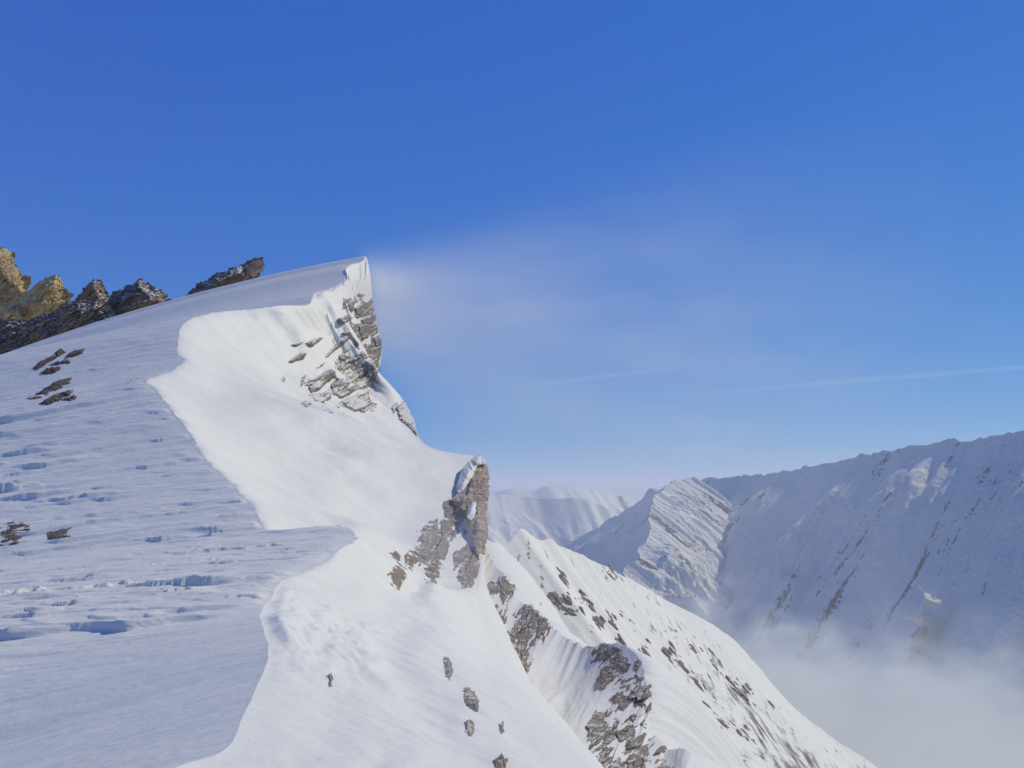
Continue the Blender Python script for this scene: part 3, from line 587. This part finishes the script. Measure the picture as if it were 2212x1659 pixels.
# --- small sunlit spur standing proud of the shaded wall
B_WALL = grid_bvh(WALL, 3); dw = float(np.nanmedian(cast(B_WALL, [1985, 1995], [1330, 1370])[0]))
t = thing('rock_spur', 'small bright snow and rock spur standing out from the shaded wall at right', 'rock', base_of(1985, 1395, dw - 45))
crag(t, 'snow_crest', [(1983,1264),(1998,1276),(2012,1288),(2036,1298),(2034,1312),(2014,1306),(2004,1318),(2008,1338),(2002,1356),(1984,1358),(1976,1340),(1948,1340),(1950,1332),(1976,1326),(1992,1308),(1994,1290)], dw - 45, [(1998,1290,14),(1996,1330,20),(2016,1300,10)], M_SNOW, 6, 0.9, 0.14, 460, 1.5, 90, 6.0)
crag(t, 'rock', [(1972,1362),(1985,1350),(2003,1350),(2004,1372),(1996,1392),(1986,1412),(1972,1428),(1955,1440),(1964,1410),(1966,1385)], dw - 44, [(1990,1365,14),(1982,1395,14)], M_CRAG, 8, 0.9, 0.14, 461, 1.5, 90, 8.0)
# --- stones on the lower ridge: one shared set of shapes, parts of that ridge
random.seed(8)
def boulder_mesh(k):
    import bmesh
    bm = bmesh.new(); bmesh.ops.create_icosphere(bm, subdivisions=2, radius=1.0)
    for v_ in bm.verts:
        c = v_.co; a = float(perlin(np.array([c.x * 1.3 + k * 5.0]), np.array([c.y * 1.3 + c.z * 0.9]), 500 + k)[0]); v_.co = c * (1 + 0.55 * a)
        v_.co.x *= 1.5; v_.co.z *= 0.62
    me = bpy.data.meshes.new('rock'); bm.to_mesh(me); bm.free(); me.materials.append(M_BARE); return me
BM = [boulder_mesh(k) for k in range(6)]
zones = [(1205,1235,1290,1330,26),(1180,1270,1330,1350,40),(1300,1330,1420,1440,36),(1420,1400,1540,1480,36),(1540,1440,1640,1520,30),(1600,1480,1700,1560,14),(1250,1300,1500,1400,30),(1560,1560,1700,1640,10),(1450,1480,1620,1600,14),(1220,1190,1400,1290,16)]
for (x0, y0, x1, y1, n) in zones:
    hubs = [(random.random(), random.gauss(0, 15)) for _ in range(max(2, n // 6))]
    for i in range(n):
        ha, hb = random.choice(hubs); a = ha + random.gauss(0, 0.07); b = hb + random.gauss(0, 6)
        px = x0 + (x1 - x0) * a + random.uniform(-6, 6); py = y0 + (y1 - y0) * a + b
        h, nn_, _, _ = B_LOW.ray_cast((0, 0, 0), Vector(ray(px, py)))
        if h is None: continue
        o = bpy.data.objects.new('rock', random.choice(BM)); COL.objects.link(o); o.parent = low_o
        k = random.choice([0.12, 0.15, 0.2, 0.2, 0.3, 0.45, 0.65]) ; o.location = h; o.scale = (k * random.uniform(1, 2), k, k)
        o.rotation_euler = (random.uniform(-.4, .4), 0.75 + random.uniform(-.3, .3), -0.6 + random.uniform(-.5, .5))

# ------------------------------------------------------------------ air: valley cloud, blown snow, haze
def box_obj(name, lo, hi, mat, label):
    x0, y0, z0 = lo; x1, y1, z1 = hi
    V = [(x0,y0,z0),(x1,y0,z0),(x1,y1,z0),(x0,y1,z0),(x0,y0,z1),(x1,y0,z1),(x1,y1,z1),(x0,y1,z1)]
    Q = [(0,3,2,1),(4,5,6,7),(0,1,5,4),(1,2,6,5),(2,3,7,6),(3,0,4,7)]
    o = mesh_obj(name, V, Q, mat, None, False); struct(o, label, 'stuff'); return o
def vol_nt(name):
    t = NT(name); v = t.n('VolumePrincipled'); t.l(v.outputs[0], t.out.inputs['Volume']); v.inputs['Anisotropy'].default_value = 0.0
    g = t.n('NewGeometry'); s_ = t.n('SeparateXYZ'); t.l(g.outputs['Position'], s_.inputs[0])
    return t, v, g.outputs['Position'], s_.outputs
t, v, pos, (x, y, z) = vol_nt('blown_snow_air')
v.inputs['Color'].default_value = c4(1.0, 0.98, 0.92)
u = t.math('ADD', x, 22.8)
dz = t.math('SUBTRACT', z, 34.0)
up = t.math('DIVIDE', dz, t.math('MULTIPLY_ADD', u, 0.42, 1.6)); dn = t.math('DIVIDE', t.math('MULTIPLY', dz, -1.0), t.math('MULTIPLY_ADD', u, 1.3, 15.0))
m = t.math('MULTIPLY', t.rng(up, 1.0, -0.6), t.rng(dn, 1.0, 0.0))
m = t.math('MULTIPLY', m, t.math('MULTIPLY', t.rng(u, 0.2, 2.2), t.math('MULTIPLY_ADD', t.math('EXPONENT', t.math('MULTIPLY', u, -1 / 7.0)), 1.3, 1.0))); m = t.math('MULTIPLY', m, t.math('EXPONENT', t.math('MULTIPLY', u, -1 / 75.0)))
m = t.math('MULTIPLY', m, t.rng(u, 128.0, 30.0))
yy = t.math('DIVIDE', t.math('ABSOLUTE', t.math('SUBTRACT', y, 128.0)), 15.0); m = t.math('MULTIPLY', m, t.rng(yy, 1.0, 0.2))
nz = t.noise(t.mapping(pos, rot=(0, 0.15, 0), scale=(0.05, 0.08, 0.15)), 1.0, 5, 0.6)
m = t.math('MULTIPLY', m, t.rng(nz, 0.28, 0.72, 0.5, 1.45))
t.l(t.math('MULTIPLY', m, 0.040), v.inputs['Density'])
box_obj('blown_snow', (-22.8, 112, -110), (108, 144, 84), t.m, 'veil of snow blown off the summit cornice')

t, v, pos, (x, y, z) = vol_nt('drifting_snow_air')
v.inputs['Color'].default_value = c4(0.96, 0.96, 0.97)
ln = t.n('VectorMath', operation='LENGTH'); t.l(t.mapping(pos, loc=(6.5 / 11.0, -57.0 / 13.0, 5.0 / 6.5), scale=(1 / 11.0, 1 / 13.0, 1 / 6.5)), ln.inputs[0])
nz = t.noise(t.mapping(pos, scale=(0.16, 0.16, 0.3)), 1.0, 3, 0.5)
m = t.math('MULTIPLY', t.rng(ln.outputs['Value'], 1.0, 0.1), t.rng(nz, 0.3, 0.7, 0.4, 1.5))
t.l(t.math('MULTIPLY', m, 0.030), v.inputs['Density'])
box_obj('drifting_snow', (-17.6, 43.9, -11.6), (4.6, 70.1, 1.6), t.m, 'thin drifting snow over the rocks below the pillar')
t, v, pos, (x, y, z) = vol_nt('valley_cloud_air')
v.inputs['Color'].default_value = c4(1.0, 0.985, 0.88)
top = t.rng(y, 250.0, 2200.0, -62.0, -330.0, smooth=False)
n1 = t.noise(t.mapping(pos, scale=(0.0075, 0.0075, 0.011)), 1.0, 4, 0.55)
top = t.math('ADD', top, t.math('MULTIPLY', t.math('SUBTRACT', n1, 0.5), 400.0))
top = t.math('SUBTRACT', top, t.rng(x, 180.0, 900.0, 0.0, 130.0, smooth=False))
n2 = t.noise(t.mapping(pos, scale=(0.028, 0.028, 0.045)), 1.0, 4, 0.6)
top = t.math('ADD', top, t.math('MULTIPLY', t.math('SUBTRACT', n2, 0.5), 140.0))
dep = t.math('SUBTRACT', top, z)
m = t.math('MULTIPLY', t.rng(dep, -8.0, 85.0), t.rng(y, 270.0, 520.0)); m = t.math('MULTIPLY', m, t.rng(z, -780.0, -600.0))
t.l(t.math('MULTIPLY', m, 0.018), v.inputs['Density'])
box_obj('valley_cloud', (-300, 260, -800), (1500, 2600, -40), t.m, 'grey cloud lying in the valley at lower right')

t, v, pos, _ = vol_nt('mountain_air')
v.inputs['Color'].default_value = c4(0.96, 0.96, 0.98); v.inputs['Density'].default_value = 6.5e-5
box_obj('haze', (-47000, -16000, -2250), (47000, 62000, 660), t.m, 'thin blue mountain haze')

def streak(pts, rad, dens, label):
    t, v, pos, _ = vol_nt('thin_cloud_air'); v.inputs['Density'].default_value = dens; v.inputs['Color'].default_value = c4(0.97, 0.97, 0.98)
    C = P(*np.array(pts, float).T); key = np.arange(len(pts)); q = np.linspace(0, len(pts) - 1, 40); C = hermite(key, C, q)
    r = rad * np.sin(np.pi * np.linspace(0.02, 0.98, 40)) ** 0.6 * (1 + 0.4 * fbm(q * 3, q * 0, 700, 3)); a = np.linspace(0, 2 * math.pi, 12, endpoint=False)
    V = np.stack([C[:, 0][:, None] + 0 * a, C[:, 1][:, None] + 3.0 * r[:, None] * np.cos(a), C[:, 2][:, None] + r[:, None] * np.sin(a)], -1)
    i = np.arange(40 * 12).reshape(40, 12); j = np.roll(i, -1, 1); Q = np.stack([i[:-1], j[:-1], j[1:], i[1:]], -1).reshape(-1, 4)
    V = V.reshape(-1, 3); n0 = len(V); V = np.concatenate([V, C[:1], C[-1:]])
    T = [(n0, i[0, k], j[0, k]) for k in range(12)] + [(n0 + 1, j[-1, k], i[-1, k]) for k in range(12)]
    o = mesh_obj('thin_cloud', V, Q, t.m, None, True, T); struct(o, label, 'stuff')
streak([(1500,853,16000),(1700,835,16000),(1900,818,16000),(2150,798,16000),(2500,770,16000)], 60, 0.00045, 'faint long streak of thin cloud at right')
streak([(1080,835,17000),(1200,825,17000),(1350,808,17000),(1530,785,17000)], 55, 0.0004, 'faint short streak of thin cloud in the middle')
